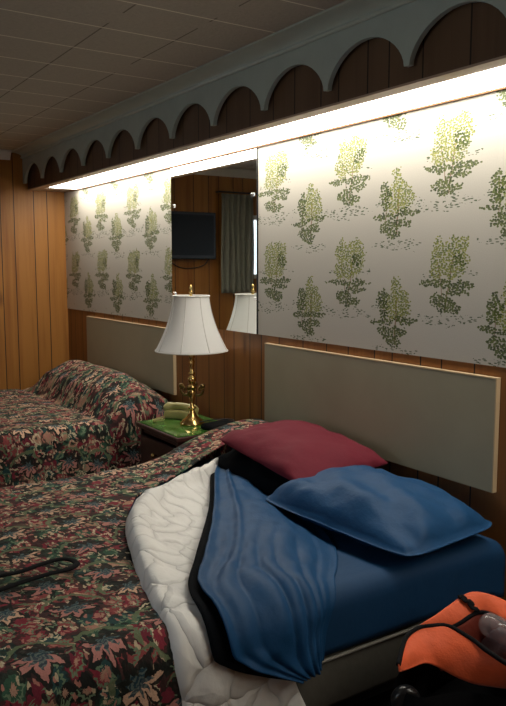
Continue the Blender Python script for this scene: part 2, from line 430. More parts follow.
# crown moulding on the left wall and front wall
def crown_prof(bm, along, fixed, sgn, a0, a1):
    prof = [(0, 0), (0, -.065), (.012, -.07), (.02, -.05), (.045, -.022), (.06, -.012), (.06, 0)]
    R = []
    for a in (a0, a1):
        R.append([bm.verts.new((fixed + sgn * d, a, ZC + z) if along == 'y' else (a, fixed + sgn * d, ZC + z)) for d, z in prof])
    n = len(prof)
    for i in range(n): bm.faces.new((R[0][i], R[0][(i + 1) % n], R[1][(i + 1) % n], R[1][i]))
    bm.faces.new(R[0][::-1]); bm.faces.new(R[1]); return bm
struct(obj('trim_1', crown_prof(bmesh.new(), 'y', XL + .0005, 1, YF, -.435), M['white']))
struct(obj('trim_2', crown_prof(bmesh.new(), 'x', YF + .0005, 1, XL + .07, XR), M['white']))
# wallpaper, two stretches either side of the mirror
wp1 = obj('wallpaper', bx(-3.205, XR, -.004, 0, 1.070, 2.014), M['toile'], wall_back); wp1['label'] = 'wallpaper with green trees right of the mirror'
wp2 = obj('wallpaper', bx(XL, -4.165, -.004, 0, 1.070, 2.014), M['toile'], wall_back); wp2['label'] = 'wallpaper with green trees left of the mirror'

# ------------------------------------------------------------------ fluorescent cove light
ZL = 2.02
t = thing('fluorescent_light', 'long glowing fluorescent strip light above wallpaper and mirror, under scalloped valance', 'light', (-2.5, -.12, ZL))
X0, X1 = -5.88, XR - .02
# boxed-in panelled soffit above the light, behind the valance
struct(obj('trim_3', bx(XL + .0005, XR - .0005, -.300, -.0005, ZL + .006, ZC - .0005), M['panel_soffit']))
obj('front_board', bx(XL + .002, X1, -.301, -.232, ZL - .002, ZL + .0055), M['lip'], t)
obj('end_board', bx(XL + .002, X0, -.232, -.0045, ZL - .002, ZL + .0055), M['lip'], t)
obj('back_rail', bx(X0, X1, -.020, -.0045, ZL - .010, ZL + .004), M['brownrail'], t)
seglen = 1.22; x = X1
while x > X0 + .2:
    xa = max(X0, x - seglen); obj('diffuser', bx(xa + .0005, x - .0005, -.232, -.022, ZL - .004, ZL + .004), M['tube'], t); x = xa

# ------------------------------------------------------------------ scalloped valance
t = thing('scalloped_valance', 'pale green scalloped wooden valance hanging from ceiling along the headboard wall', 'valance', (-2.5, -.32, ZC))
def valance_bm():
    sp = .418; tip0 = -1.84; yb, yf = -.318, -.338; ztip, ztop, zarch = 2.068, 2.275, 2.198
    xs = []
    k0 = -9; k1 = 10
    pts = []
    for k in range(k1, k0, -1):
        xt = tip0 - sp * k
        pts += [(xt - .012, ztip), (xt + .012, ztip)]
        n = 18; a = xt + .012; b = xt + sp - .012; c = (a + b) / 2; w = (b - a) / 2
        for i in range(1, n):
            th = PI - PI * i / n
            pts.append((c + w * math.cos(th), ztip + .004 + (zarch - ztip) * math.sin(th) ** 1.25))
    pts = [p for p in pts if XL + .004 < p[0] < XR - .004]
    pts = [(XL + .003, pts[0][1])] + pts + [(XR - .003, pts[-1][1])]
    bm = bmesh.new()
    rows = [[bm.verts.new((x, y, z)) for x, z in pts] for y in (yf, yb)]
    tops = [[bm.verts.new((x, y, ztop)) for x, z in pts] for y in (yf, yb)]
    for i in range(len(pts) - 1):
        bm.faces.new((rows[0][i], rows[0][i + 1], tops[0][i + 1], tops[0][i]))
        bm.faces.new((rows[1][i + 1], rows[1][i], tops[1][i], tops[1][i + 1]))
        bm.faces.new((rows[0][i + 1], rows[0][i], rows[1][i], rows[1][i + 1]))
        bm.faces.new((tops[0][i], tops[0][i + 1], tops[1][i + 1], tops[1][i]))
    return bm
obj('scalloped_board', valance_bm(), M['valance'], t)
def prof_x(prof, x0, x1):
    bm = bmesh.new(); R = [[bm.verts.new((x, y, z)) for y, z in prof] for x in (x0, x1)]; n = len(prof)
    for i in range(n): bm.faces.new((R[0][i], R[0][(i + 1) % n], R[1][(i + 1) % n], R[1][i]))
    bm.faces.new(R[0][::-1]); bm.faces.new(R[1]); return bm
cove = [(-.302, ZC - .001), (-.302, 2.275), (-.345, 2.275)] + [(-.345 - .075 * (1 - math.cos(a * PI / 16)), 2.275 + .026 * math.sin(a * PI / 16)) for a in range(1, 9)] + [(-.430, 2.302), (-.430, ZC - .001)]
obj('crown_moulding', prof_x(cove, XL + .003, XR - .003), M['crown'], t)
bead = [(-.343 - .009 * math.cos(a * PI / 5) , 2.268 + .009 * math.sin(a * PI / 5)) for a in range(10)]
obj('bead', prof_x(bead, XL + .003, XR - .003), M['crown'], t, smooth=False)

# ------------------------------------------------------------------ mirror
t = thing('wall_mirror', 'frameless rectangular wall mirror held by clips between the wallpaper stretches', 'mirror', (-3.68, -.003, 1.12))
obj('mirror_glass', bx(-4.155, -3.215, -.007, -.001, 1.070, 2.010), M['mirror'], t)
obj('mirror_edge', bx(-3.2148, -3.2085, -.008, -.001, 1.070, 2.010), M['black'], t)
for cx_, cz_ in ((-4.12, 1.78), (-3.25, 1.78), (-3.7, 1.078), (-4.12, 1.25), (-3.222, 1.25)):
    obj('mirror_clip', bx(cx_ - .012, cx_ + .012, -.012, -.0072, cz_ - .01, cz_ + .01), M['chrome'], t, bevel=.002)

# ------------------------------------------------------------------ headboards
def headboard(x0, x1, label):
    t = thing('headboard', label, 'headboard', ((x0 + x1) / 2, -.02, .62), 'wall-mounted beige headboards')
    obj('panel', bx(x0, x1 - .005, -.023, -.004, .622, 1.028), M['hb'], t)
    e = bmesh.new(); box(e, x0, x1, -.024, -.003, 1.028, 1.033); box(e, x1 - .005, x1, -.024, -.003, .622, 1.028)
    obj('edge_banding', e, M['hb_edge'], t)
headboard(-3.118, -1.685, 'beige laminate headboard behind the blue and maroon pillows')
headboard(-5.58, -4.12, 'beige laminate headboard behind the fully made bed by left wall')

# ------------------------------------------------------------------ near bed
bed = thing('double_bed', 'unmade double bed with blue sheets and box spring, under the larger headboard', 'bed', (-2.34, -1.1, 0), 'the two motel beds')
L0, R0, HY, FY = -3.10, -1.58, -.075, -2.12
def rbox(x0, x1, y0, y1, z0, z1, r, seg=4):
    bm = bx(x0, x1, y0, y1, z0, z1)
    bmesh.ops.bevel(bm, geom=list(bm.edges), offset=r, segments=seg, affect='EDGES', profile=.5); return bm
def bedbase(bed, x0, x1, y0, y1, zs, zb):
    bs = obj('box_spring', rbox(x0 + .005, x1 - .005, y0, y1, zb, zs, .02, 3), M['boxspring'], bed, smooth=True)
    for zz in (zs - .008,):
        obj('piping', tube([(x0, y0, zz), (x1, y0, zz), (x1, y1, zz), (x0, y1, zz)], .006, 8, closed=True), M['piping'], bs, smooth=True)
    fr = bmesh.new(); box(fr, x0 + .03, x1 - .03, y0 + .03, y0 + .07, zb - .035, zb); box(fr, x0 + .03, x1 - .03, y1 - .07, y1 - .03, zb - .035, zb)
    box(fr, x0 + .03, x0 + .07, y0 + .07, y1 - .07, zb - .035, zb); box(fr, x1 - .07, x1 - .03, y0 + .07, y1 - .07, zb - .035, zb)
    obj('bed_frame', fr, M['metal_dark'], bed)
    for lx in (x0 + .1, x1 - .1):
        for ly in (y0 + .12, y1 - .12):
            obj('leg', lathe([(.02, 0), (.024, .01), (.018, .02), (.018, zb - .03)], lx, ly, 14), M['metal_dark'], bed, smooth=True)
bedbase(bed, L0 + .01, R0 - .01, FY, HY, .30, .13)
obj('mattress', rbox(L0 + .015, R0 - .015, FY + .01, HY - .005, .302, .485, .045, 5), M['white'], bed, smooth=True)
# fitted sheet : soft skin over the mattress with slight sag and creases
def fit_bm():
    bm = bx(L0 + .004, R0 - .004, FY, HY, .310, .497)
    bmesh.ops.bevel(bm, geom=list(bm.edges), offset=.05, segments=6, affect='EDGES', profile=.5)
    bmesh.ops.triangulate(bm, faces=[f for f in bm.faces if len(f.verts) > 4])
    return bm
def side(s, y, off, zt=.5, xr=R0, xl=L0, r=.055):
    """wrap an unrolled coordinate s over the bed top and down either side"""
    arc = r * PI / 2
    if s > xr - r:
        d = s - (xr - r)
        if d < arc:
            a = d / r; return Vector((xr - r + (r + off) * math.sin(a), y, zt - r + (r + off) * math.cos(a)))
        return Vector((xr + off, y, zt - r - (d - arc)))
    if s < xl + r:
        d = (xl + r) - s
        if d < arc:
            a = d / r; return Vector((xl + r - (r + off) * math.sin(a), y, zt - r + (r + off) * math.cos(a)))
        return Vector((xl - off, y, zt - r - (d - arc)))
    return Vector((s, y, zt + off))
def zside(z, zt=.5, r=.055): return R0 - r + r * PI / 2 + (zt - r - z)     # s of a point at height z on the right-hand side
def fitted(u, v):
    s = (L0 - .16) + u * ((R0 + .165) - (L0 - .16)); y = FY + v * (HY - FY)
    w = .006 * nz(s * 3, y * 3, 1) + .004 * nz(s * 9 + y * 4, y * 9, 2)
    fade = sm(0, .04, v) * sm(1, .96, v)
    p = side(s, y, -.001 + w * .5, .501)
    p.z -= (1 - fade) * .02
    return p
fs = obj('fitted_sheet', grid(fitted, 90, 110), M['blue_fit'], None, True)
solid(fs, .003, -1)
tag(fs, 'blue fitted sheet stretched tight over the unmade bed mattress', 'sheet')

# bedspread of the near bed: covers everything up to a diagonal turned-back edge
B = [(-3.6, -.10), (-3.1, -.10), (-2.93, -.11), (-2.88, -.30), (-2.86, -.48), (-2.78, -.76), (-2.66, -.95), (-2.46, -1.08), (-2.0, -1.22), (-1.64, -1.315), (zside(.4), -1.335), (zside(-.2), -1.33)]
def yB(s):
    for (a, ya), (b, yb) in zip(B, B[1:]):
        if s <= b:
            return ya + (yb - ya) * (s - a) / (b - a)
    return B[-1][1]
def smooth_yB(s): return sum(yB(s + d) for d in (-.03, -.015, 0, .015, .03)) / 5
SL = L0 - .40; SR = zside(.09)
def spread_pt(s, y):
    bulge = .15 * sm(-.85, -.12, y) * sm(-3.45, -3.12, s)
    off = .012 + bulge + .010 * nz(s * 2.5, y * 2.5, 3) + .006 * nz(s * 8, y * 8, 5)
    p = side(s, y, max(.008, off))
    if s > R0 or s < L0:
        dep = (R0 - p.x, p.z)
        k = (.5 - p.z) / .4
        sgn = 1 if s > R0 else -1
        p.x += sgn * k * (.02 + .022 * math.sin(y * 17 + nz(y * 2, 0, 4) * 3))
    return p
def spread(u, v):
    # u across, v from foot to the turned-back edge; sampling denser near the diagonal
    s = SL + u * (SR - SL); y1 = smooth_yB(s); y0 = FY - .02
    y = y0 + v * (y1 - y0); return spread_pt(s, y)
def spread_uv(u, v):
    s = SL + u * (SR - SL); y1 = smooth_yB(s); y0 = FY - .02
    return (s, y0 + v * (y1 - y0))
o = obj('bedspread', grid(spread, 190, 110, spread_uv), M['floral'], None, True); solid(o, .006, 1)
tag(o, 'floral tapestry bedspread turned back on the unmade bed in the foreground', 'bedspread', 'floral bedspreads')
fold = bmesh.new()

# ruled cloth between two edges given in (s, y) with an off profile
def ruled(Lp, Rp, n, m, offf):
    Ls = spline([(a, b, 0) for a, b in Lp], n + 1); Rs = spline([(a, b, 0) for a, b in Rp], n + 1)
    def sy(u, v):
        a = Ls[int(round(u * n))]; b = Rs[int(round(u * n))]; return a.x + (b.x - a.x) * v, a.y + (b.y - a.y) * v
    def fn(u, v):
        s, y = sy(u, v); return side(s, y, offf(u, v, s, y))
    return grid(fn, n, m, sy)
BLl = [(-2.90, -.19), (-2.80, -.47), (-2.66, -.69), (-2.56, -.90), (-2.46, -1.045), (-2.28, -1.155), (-1.95, -1.265), (-1.72, -1.325), (zside(.46), -1.355), (zside(.33), -1.345), (zside(.18), -1.345)]
BLr = [(-2.86, -.20), (-2.70, -.42), (-2.50, -.60), (-2.30, -.70), (-2.18, -.78), (-2.02, -.88), (-1.85, -.96), (-1.70, -1.00), (zside(.45), -1.02), (zside(.30), -.985), (zside(.185), -.935)]
def bl_off(u, v, s, y):
    roll = .050 * math.exp(-((v - .10) / .13) ** 2) * sm(0.02, .2, u) * sm(.85, .45, u)
    edge = -.028 * sm(.06, 0, v)
    wr = .020 * nz(s * 7 + y * 3, y * 7, 8) * sm(.95, .3, u) + .008 * nz(s * 18, y * 18, 9)
    return max(.004, .034 - .026 * sm(.25, .7, v) + (roll + wr) * sm(.8, .35, v) + wr * .15 * sm(.5, .9, u) + edge)
o = obj('blanket', ruled(BLl, BLr, 110, 36, bl_off), M['quilt'], None, True); solid(o, .008, 1)
tag(o, 'white quilted blanket pulled back between floral bedspread and blue sheet, hanging over bed side', 'blanket')

SHl = [(-2.91, -.30), (-2.82, -.45), (-2.66, -.585), (-2.32, -.79), (-2.07, -.95), (-1.87, -1.09), (-1.71, -1.20), (zside(.47), -1.22), (zside(.41), -1.17), (zside(.36), -1.09), (zside(.315), -1.00)]
SHr = [(-2.75, -.28), (-2.58, -.38), (-2.38, -.46), (-2.15, -.50), (-1.95, -.56), (-1.80, -.64), (-1.70, -.72), (-1.64, -.78), (zside(.46), -.83), (zside(.39), -.86), (zside(.305), -.87)]
def sh_off(u, v, s, y):
    base = .056 * sm(1.0, .5, v) + .005
    # creases fan out from the middle of the top towards the corner hanging over the edge
    ph_ = v * 9 + u * 2.5 + nz(u * 4, v * 2, 2) * 1.6
    pleat = .014 * (abs(math.sin(ph_ * 2.8)) ** .7 - .5) * sm(.45, .85, u) * sm(1, .75, v) * sm(.04, .16, v)
    band = .010 * math.exp(-((v - .24) / .035) ** 2) * sm(.75, .5, u)
    lip = .010 * sm(.08, 0, v)
    wr = (.010 * nz(s * 6, y * 6, 12) + .008 * nz(s * 15 + y * 8, y * 13 - s * 6, 13) ) * sm(1, .8, v)
    return max(.006, base + pleat + band + wr + lip)
def sheet_bm(l_shift=0.0, zoff=0.0):
    return ruled([(a - l_shift * .75, b - l_shift * .6) for a, b in SHl], SHr, 130, 60, lambda u, v, s, y: sh_off(u, v, s, y) + zoff)
o = obj('flat_sheet', sheet_bm(), M['blue'], None, True); solid(o, .004, -1)
tag(o, 'rumpled blue flat sheet with black lining bunched over the bed edge', 'sheet')
def shift(a, d): return [(p + d * q[0], r_ + d * q[1]) for (p, r_), q in zip(a, [(-.5, -.5)] * 4 + [(-.55, -.8)] * 3 + [(0, -1.6)] * 2 + [(0, -1.0), (0, -.6)])]
ol = obj('lining', ruled(shift(SHl, .028), shift(SHl, -.07), 110, 8, lambda u, v, s, y: .052 + .006 * sm(.4, .6, u) + .008 * nz(s * 7 + y * 3, y * 7, 8) * sm(1, .4, v) - .014 * sm(.0, .9, v)), M['navy_lining'], o, True); solid(ol, .004, -1)
ol['label'] = 'black lining showing along the sheet edge'

# ------------------------------------------------------------------ pillows
def pillow_bm(w, d, h, seed, flange=0.0, nu=44, nv=34, wr=.02, under=.55, pinch=.05, corner=.06):
    def outline(a, b):
        k = 1 - corner * (abs(a) * abs(b)) ** 4; return a * w / 2 * k * (1 - pinch * (1 - b * b) * .6), b * d / 2 * k * (1 - pinch * (1 - a * a) * .6)
    core = 1 - flange
    def hh(a, b):
        a_, b_ = abs(a) / core, abs(b) / core
        if a_ >= 1 or b_ >= 1: return 0
        return h * ((1 - a_ ** 2.6) * (1 - b_ ** 2.6)) ** .55
    bm = bmesh.new(); uvl = bm.loops.layers.uv.new('UVMap')
    def mk(sgn, k):
        vs = []
        for i in range(nu + 1):
            r = []
            for j in range(nv + 1):
                a = math.sin((2 * i / nu - 1) * PI / 2); b = math.sin((2 * j / nv - 1) * PI / 2)
                x, y = outline(a, b); z = hh(a, b) * k * sgn
                edge = i in (0, nu) or j in (0, nv)
                if not edge:
                    e = min(1, z * sgn / (h * .25) + .15)
                    z += sgn * e * wr * (nz(a * 2.2 + b, b * 2.4 + seed, seed) + .5 * nz(a * 5 - b * 2, b * 5, seed + 3)) + .0015 * sgn
                r.append((x, y, z))
            vs.append(r)
        return vs
    top = mk(1, 1.0); bot = mk(-1, under)
    T = [[bm.verts.new(p) for p in r] for r in top]
    Bv = [[T[i][j] if (i in (0, nu) or j in (0, nv)) else bm.verts.new(bot[i][j]) for j in range(nv + 1)] for i in range(nu + 1)]
    for i in range(nu):
        for j in range(nv):
            bm.faces.new((T[i][j], T[i + 1][j], T[i + 1][j + 1], T[i][j + 1])).material_index = 0
            bm.faces.new((Bv[i][j + 1], Bv[i + 1][j + 1], Bv[i + 1][j], Bv[i][j])).material_index = 1
    return bm
def place(bm, loc, rot):
    mt = Matrix.Translation(loc) @ Matrix.Rotation(rot[2], 4, 'Z') @ Matrix.Rotation(rot[1], 4, 'Y') @ Matrix.Rotation(rot[0], 4, 'X')
    bmesh.ops.transform(bm, matrix=mt, verts=bm.verts); return bm
R = math.radians
o = obj('pillow', place(pillow_bm(.64, .46, .085, 2, under=.75), (-2.50, -.315, .570), (R(3), R(0), R(-2))), M['navy_lining'], None, True)
o.data.materials.append(M['navy_lining'])
tag(o, 'black pillow lying underneath the maroon pillow', 'pillow', 'pillows on the unmade bed')
o = obj('pillow', place(pillow_bm(.66, .45, .080, 5, under=.22, wr=.012), (-2.44, -.310, .658), (R(3), R(4), R(-3))), M['maroon'], None, True)
o.data.materials.append(M['navy_lining'])
tag(o, 'maroon pillow with black underside on top of the stack at the left', 'pillow', 'pillows on the unmade bed')
o = obj('pillow', place(pillow_bm(.74, .49, .118, 11, flange=.05, under=.40, wr=.026, corner=.10), (-1.915, -.375, .560), (R(1), R(1), R(5))), M['blue'], None, True)
o.data.materials.append(M['blue'])
tag(o, 'rumpled blue pillow in front of the right end of headboard', 'pillow', 'pillows on the unmade bed')

# ------------------------------------------------------------------ far bed
bed2 = thing('double_bed', 'neatly made double bed beside the left wall', 'bed', (-4.8, -1.1, 0), 'the two motel beds')
fx0, fx1 = -5.60, -4.06
bedbase(bed2, fx0 + .02, fx1 - .02, FY, HY, .30, .13)
obj('mattress', rbox(fx0 + .02, fx1 - .02, FY + .01, HY - .005, .302, .49, .045, 5), M['white'], bed2, smooth=True)
def far_spread(u, v):
    s = (fx0 - .30) + u * ((fx1 + .42) - (fx0 - .30)); y = FY - .02 + v * (-.08 - FY + .02)
    cr = -.50 + .04 * (s + 4.8)
    ry = sm(cr - .01, cr + .10, y) * .62 + sm(cr + .05, -.24, y) * .38
    back = 1 - .35 * sm(-.22, -.08, y)
    ex = sm(fx0 + .02, fx0 + .30, s) * (1 - .42 * sm(fx1 - .42, fx1 - .02, s))
    bump_ = .215 * ry * back * ex
    tuck = -.015 * math.exp(-((y - cr + .015) / .03) ** 2)
    off = .014 + .008 * nz(s * 3, y * 3, 20) + .005 * nz(s * 9, y * 9, 21)
    p = side(s, y, off + (bump_ * .25 if s > fx1 else 0), .5, fx1, fx0)
    inside = sm(fx1 + .08, fx1 - .06, s)
    p.z += (bump_) * inside + tuck
    if p.z < .44 and s > fx1:
        k = (.5 - p.z) / .4; p.x += k * (.02 + .02 * math.sin(y * 19 + nz(y * 2, 0, 7) * 3))
    return p
o = obj('bedspread', grid(far_spread, 120, 150, lambda u, v: (u * 2.26 + .37, v * 2.06 + .2)), M['floral'], None, True); solid(o, .006, 1)
tag(o, 'floral tapestry bedspread tucked over pillows on the made bed beside the left wall', 'bedspread', 'floral bedspreads')

# ------------------------------------------------------------------ nightstand
nx0, nx1, ny0, ny1 = -3.80, -3.31, -.43, -.03
ns = thing('nightstand', 'dark wooden nightstand with green top between the two beds', 'nightstand', ((nx0 + nx1) / 2, -.23, 0))
bm = bmesh.new(); box(bm, nx0 + .02, nx0 + .04, ny0 + .02, ny1, .10, .53); box(bm, nx1 - .04, nx1 - .02, ny0 + .02, ny1, .10, .53); box(bm, nx0 + .04, nx1 - .04, ny1 - .015, ny1, .10, .53); box(bm, nx0 + .04, nx1 - .04, ny0 + .03, ny1 - .015, .10, .12); box(bm, nx0 + .04, nx1 - .04, ny0 + .03, ny1 - .015, .50, .53)
obj('body', bm, M['darkwood'], ns)
for z0, z1 in ((.34, .49), (.13, .32)):
    d = obj('drawer', bx(nx0 + .045, nx1 - .045, ny0 + .008, ny0 + .028, z0, z1), M['darkwood'], ns, bevel=.004)
    obj('knob', lathe([(.006, 0), (.006, .012), (.014, .018), (.012, .026), (.003, .03)], 0, 0, 16), M['brass'], d, True).matrix_local = Matrix.Translation(((nx0 + nx1) / 2, ny0 + .006, (z0 + z1) / 2)) @ Matrix.Rotation(PI / 2, 4, 'X')
for a in (nx0 + .04, nx1 - .04):
    for b in (ny0 + .05, ny1 - .03):
        obj('leg', bx(a - .018, a + .018, b - .018, b + .018, 0, .10), M['darkwood'], ns)
obj('top', bx(nx0, nx1, ny0, ny1, .53, .555), M['darkwood'], ns, bevel=.006)
obj('green_inlay', bx(nx0 + .012, nx1 - .012, ny0 + .012, ny1 - .01, .555, .560), M['green'], ns, bevel=.002)['label'] = 'glossy green marbled top'

# ------------------------------------------------------------------ lamp
lx, ly, lz = -3.552, -.206, .560
lamp = thing('table_lamp', 'brass table lamp with white bell shade on the nightstand', 'lamp', (lx, ly, lz))
obj('base', lathe([(.066, lz), (.068, lz + .008), (.058, lz + .016), (.056, lz + .024), (.040, lz + .034), (.026, lz + .048), (.016, lz + .07), (.013, lz + .08)], lx, ly), M['brass'], lamp, True)
prof = [(.013, .08), (.022, .088), (.022, .094), (.011, .102), (.013, .13), (.019, .165), (.015, .185), (.011, .192), (.024, .200), (.026, .206), (.013, .216), (.020, .232), (.026, .246), (.020, .262), (.011, .270), (.018, .278), (.018, .284), (.010, .292), (.012, .315), (.017, .345), (.010, .362), (.020, .370), (.016, .380), (.016, .40), (.018, .405), (.018, .44), (.008, .445)]
obj('stem', lathe([(r, lz + z) for r, z in prof], lx, ly), M['brass'], lamp, True)
for k in range(4):
    a = PI / 4 + k * PI / 2; ca, sa = math.cos(a), math.sin(a)
    pp = [(.012, .172), (.035, .160), (.056, .172), (.064, .194), (.052, .208), (.040, .200), (.046, .186)]
    bm = tube(spline([(lx + ca * r, ly + sa * r, lz + z) for r, z in pp], 18), .0075, 8)
    lathe([(.006, lz + .200), (.013, lz + .206), (.015, lz + .216), (.008, lz + .224)], lx + ca * .060, ly + sa * .060, 12, bm)
    obj('scroll_arm', bm, M['brass_dark'], lamp, True)
obj('harp', tube(spline([(lx + a, ly, lz + z) for a, z in ((-.012, .44), (-.05, .50), (-.05, .58), (-.02, .665), (0, .675), (.02, .665), (.05, .58), (.05, .50), (.012, .44))], 40), .0025, 6), M['brass'], lamp, True)
obj('bulb', lathe([(.012, lz + .44), (.014, lz + .47), (.030, lz + .51), (.030, lz + .53), (.018, lz + .555), (.002, lz + .562)], lx, ly, 20), M['white'], lamp, True)
def shade_r(t_): return .097 + (.197 - .097) * (t_ ** 1.75 * .80 + t_ * .20)
def shade_f(u, v):
    a = u * 2 * PI; t_ = 1 - v
    f = abs(math.sin(a * 4)); pan = 1 - .020 * f * (.4 + .6 * math.sin(v * PI))
    r = shade_r(t_) * pan; ztop, zbot = lz + .702, lz + .404
    return Vector((lx + r * math.cos(a), ly + r * math.sin(a), zbot + (ztop - zbot) * v))
sh = obj('lamp_shade', grid(shade_f, 128, 24), M['shade'], lamp, True); solid(sh, .002, 0)
bm = tube([(lx + .0985 * math.cos(2 * PI * i / 64), ly + .0985 * math.sin(2 * PI * i / 64), lz + .700) for i in range(64)], .0045, 6, closed=True)
obj('top_trim', bm, M['seam'], sh, True)
bm = tube([(lx + .197 * math.cos(2 * PI * i / 64) * (1 - .012 * abs(math.sin(i * PI / 8))), ly + .197 * math.sin(2 * PI * i / 64) * (1 - .012 * abs(math.sin(i * PI / 8))), lz + .406) for i in range(64)], .004, 6, closed=True)
obj('bottom_trim', bm, M['seam'], sh, True)
for k in range(8):
    a = k * PI / 4; pts = []
    for i in range(13):
        p = shade_f(a / (2 * PI), i / 12); pts.append((lx + (p.x - lx) * 1.008, ly + (p.y - ly) * 1.008, p.z))
    obj('rib', tube(pts, .0022, 6), M['seam'], sh, True)
obj('finial', lathe([(.004, lz + 0.692), (.010, lz + 0.702), (.005, lz + 0.710), (.013, lz + 0.720), (.013, lz + 0.726), (.006, lz + 0.734), (.009, lz + 0.744), (.006, lz + 0.753), (.001, lz + 0.760)], lx, ly, 20), M['brass'], lamp, True)

# ------------------------------------------------------------------ telephone
ph = thing('telephone', 'yellowed cream telephone on the green nightstand top left of the lamp', 'telephone', (-3.70, -.2, .56))
def rot_box(cx, cy, z0, z1, w, d, a, r, taper=0.0):
    bm = bx(-w / 2, w / 2, -d / 2, d / 2, 0, z1 - z0)
    for v in bm.verts:
        if v.co.z > .001: v.co.x *= 1 - taper; v.co.y *= 1 - taper
    bmesh.ops.bevel(bm, geom=list(bm.edges), offset=r, segments=4, affect='EDGES', profile=.5)
    return place(bm, (cx, cy, z0), (0, 0, a))
pa = R(32)
obj('phone_base', rot_box(-3.715, -.188, .5605, .612, .21, .075, pa, .018, .10), M['phone'], ph, True)
pts = []; rr = []
for i in range(21):
    t_ = i / 20 * 2 - 1
    lx_ = t_ * .098; zz = .636 - .016 * t_ * t_ - .018 * max(0, abs(t_) - .7) / .3
    pts.append((-3.715 + lx_ * math.cos(pa), -.188 + lx_ * math.sin(pa), zz - .004)); rr.append(.021 + .010 * sm(.45, .8, abs(t_)) - .012 * sm(.93, 1.0, abs(t_)))
obj('handset', tube(pts, rr, 14), M['phone'], ph, True)
coil = []
for i in range(150):
    t_ = i / 149; cx_ = -3.775 + t_ * .06 + .03 * math.sin(t_ * PI); cy_ = -.265 - .10 * math.sin(t_ * PI * .9)
    coil.append((cx_ + .006 * math.cos(i * 1.1), cy_, .569 + .006 * math.sin(i * 1.1)))
obj('coiled_cord', tube(coil, .0018, 5), M['phone'], ph, True)
t = thing('pouch', 'black zipped pouch on the nightstand right of the brass lamp', 'pouch', (-3.37, -.17, .56))
obj('pouch_body', rot_box(-3.385, -.13, .5605, .590, .115, .19, R(10), .011, .08), M['black_fabric'], t, True)
obj('zip', tube(spline([(-3.45, -.215, .592), (-3.44, -.10, .594), (-3.40, -.045, .594), (-3.35, -.06, .593)], 14), .003, 6), M['black'], t, True)

# ------------------------------------------------------------------ black bag strap on near bed
pp = [(-2.11, -1.67), (-2.105, -1.624), (-2.101, -1.569), (-2.127, -1.502), (-2.142, -1.443), (-2.122, -1.412), (-2.076, -1.408), (-2.045, -1.441), (-2.04, -1.501), (-2.032, -1.575), (-2.018, -1.648), (-2.01, -1.70)]
bg = thing('shoulder_bag', 'black bag with looped strap lying on floral bedspread at left edge', 'bag', (-2.17, -1.80, .52))
obj('strap', tube(spline([(a, b, .542 + .003 * math.sin(i)) for i, (a, b) in enumerate(pp)], 60), .011, 8, flat=.4), M['black_fabric'], bg, True)
bm = pillow_bm(.34, .24, .06, 31, under=.3, nu=20, nv=16)
o = obj('bag_body', place(bm, (-2.17, -1.80, .565), (0, 0, R(5))), M['black_fabric'], bg, True); o.data.materials.append(M['black_fabric'])

# ------------------------------------------------------------------ orange bag beside the bed
bg = thing('duffel_bag', 'orange and black duffel bag open on the floor beside the bed', 'bag', (-1.2, -.55, 0))
up = [(-1.318, -.832, .40), (-1.384, -.743, .415), (-1.395, -.683, .425), (-1.376, -.649, .43), (-1.352, -.612, .43), (-1.285, -.599, .42), (-1.215, -.602, .41), (-1.123, -.60, .40), (-1.02, -.60, .395)]
lo = [(-1.310, -.836, .388), (-1.325, -.775, .372), (-1.323, -.728, .368), (-1.315, -.675, .342), (-1.272, -.642, .322), (-1.235, -.607, .312), (-1.20, -.57, .31), (-1.16, -.52, .31), (-1.08, -.47, .31)]
# the two edges are turned into a hanging flap with belly
Us = spline(up, 49); Ls_ = spline(lo, 49)
def flap(u, v):
    i = int(round(u * 48)); a, b = Us[i], Ls_[i]; p = a.lerp(b, v)
    out = Vector((.55, -.75, .35)); k = math.sin(v * PI) * .022 * sm(0, .3, u)
    return p + out * k + Vector((0, 0, .006 * nz(u * 6, v * 3, 40)))
o = obj('orange_flap', grid(flap, 48, 14), M['orange'], bg, True); solid(o, .004, 0)
obj('black_piping', tube(Us, .0065, 8), M['black_fabric'], bg, True)
bk = [(-1.400, -.690, .424), (-1.402, -.636, .434), (-1.400, -.570, .452), (-1.400, -.505, .470), (-1.384, -.463, .480), (-1.342, -.445, .480), (-1.27, -.425, .470), (-1.16, -.41, .45), (-1.02, -.41, .44)]
Ks = spline(bk, 49)
def rim_in(u, v):
    p = Ks[int(round(u * 48))]; c = Vector((-1.24, -.55, .40)); d = (c - p); d.z = 0; d.normalize()
    return p + d * .052 * v * sm(-.1, .35, u) - Vector((0, 0, .035 * v ** 1.6)) + Vector((0, 0, .004 * nz(u * 9, v, 44)))
o = obj('orange_rim', grid(rim_in, 48, 8), M['orange'], bg, True); solid(o, .004, 0)
edge = [rim_in(i / 48, 1.0) for i in range(49)]
obj('black_piping', tube(edge, .006, 8), M['black_fabric'], bg, True)
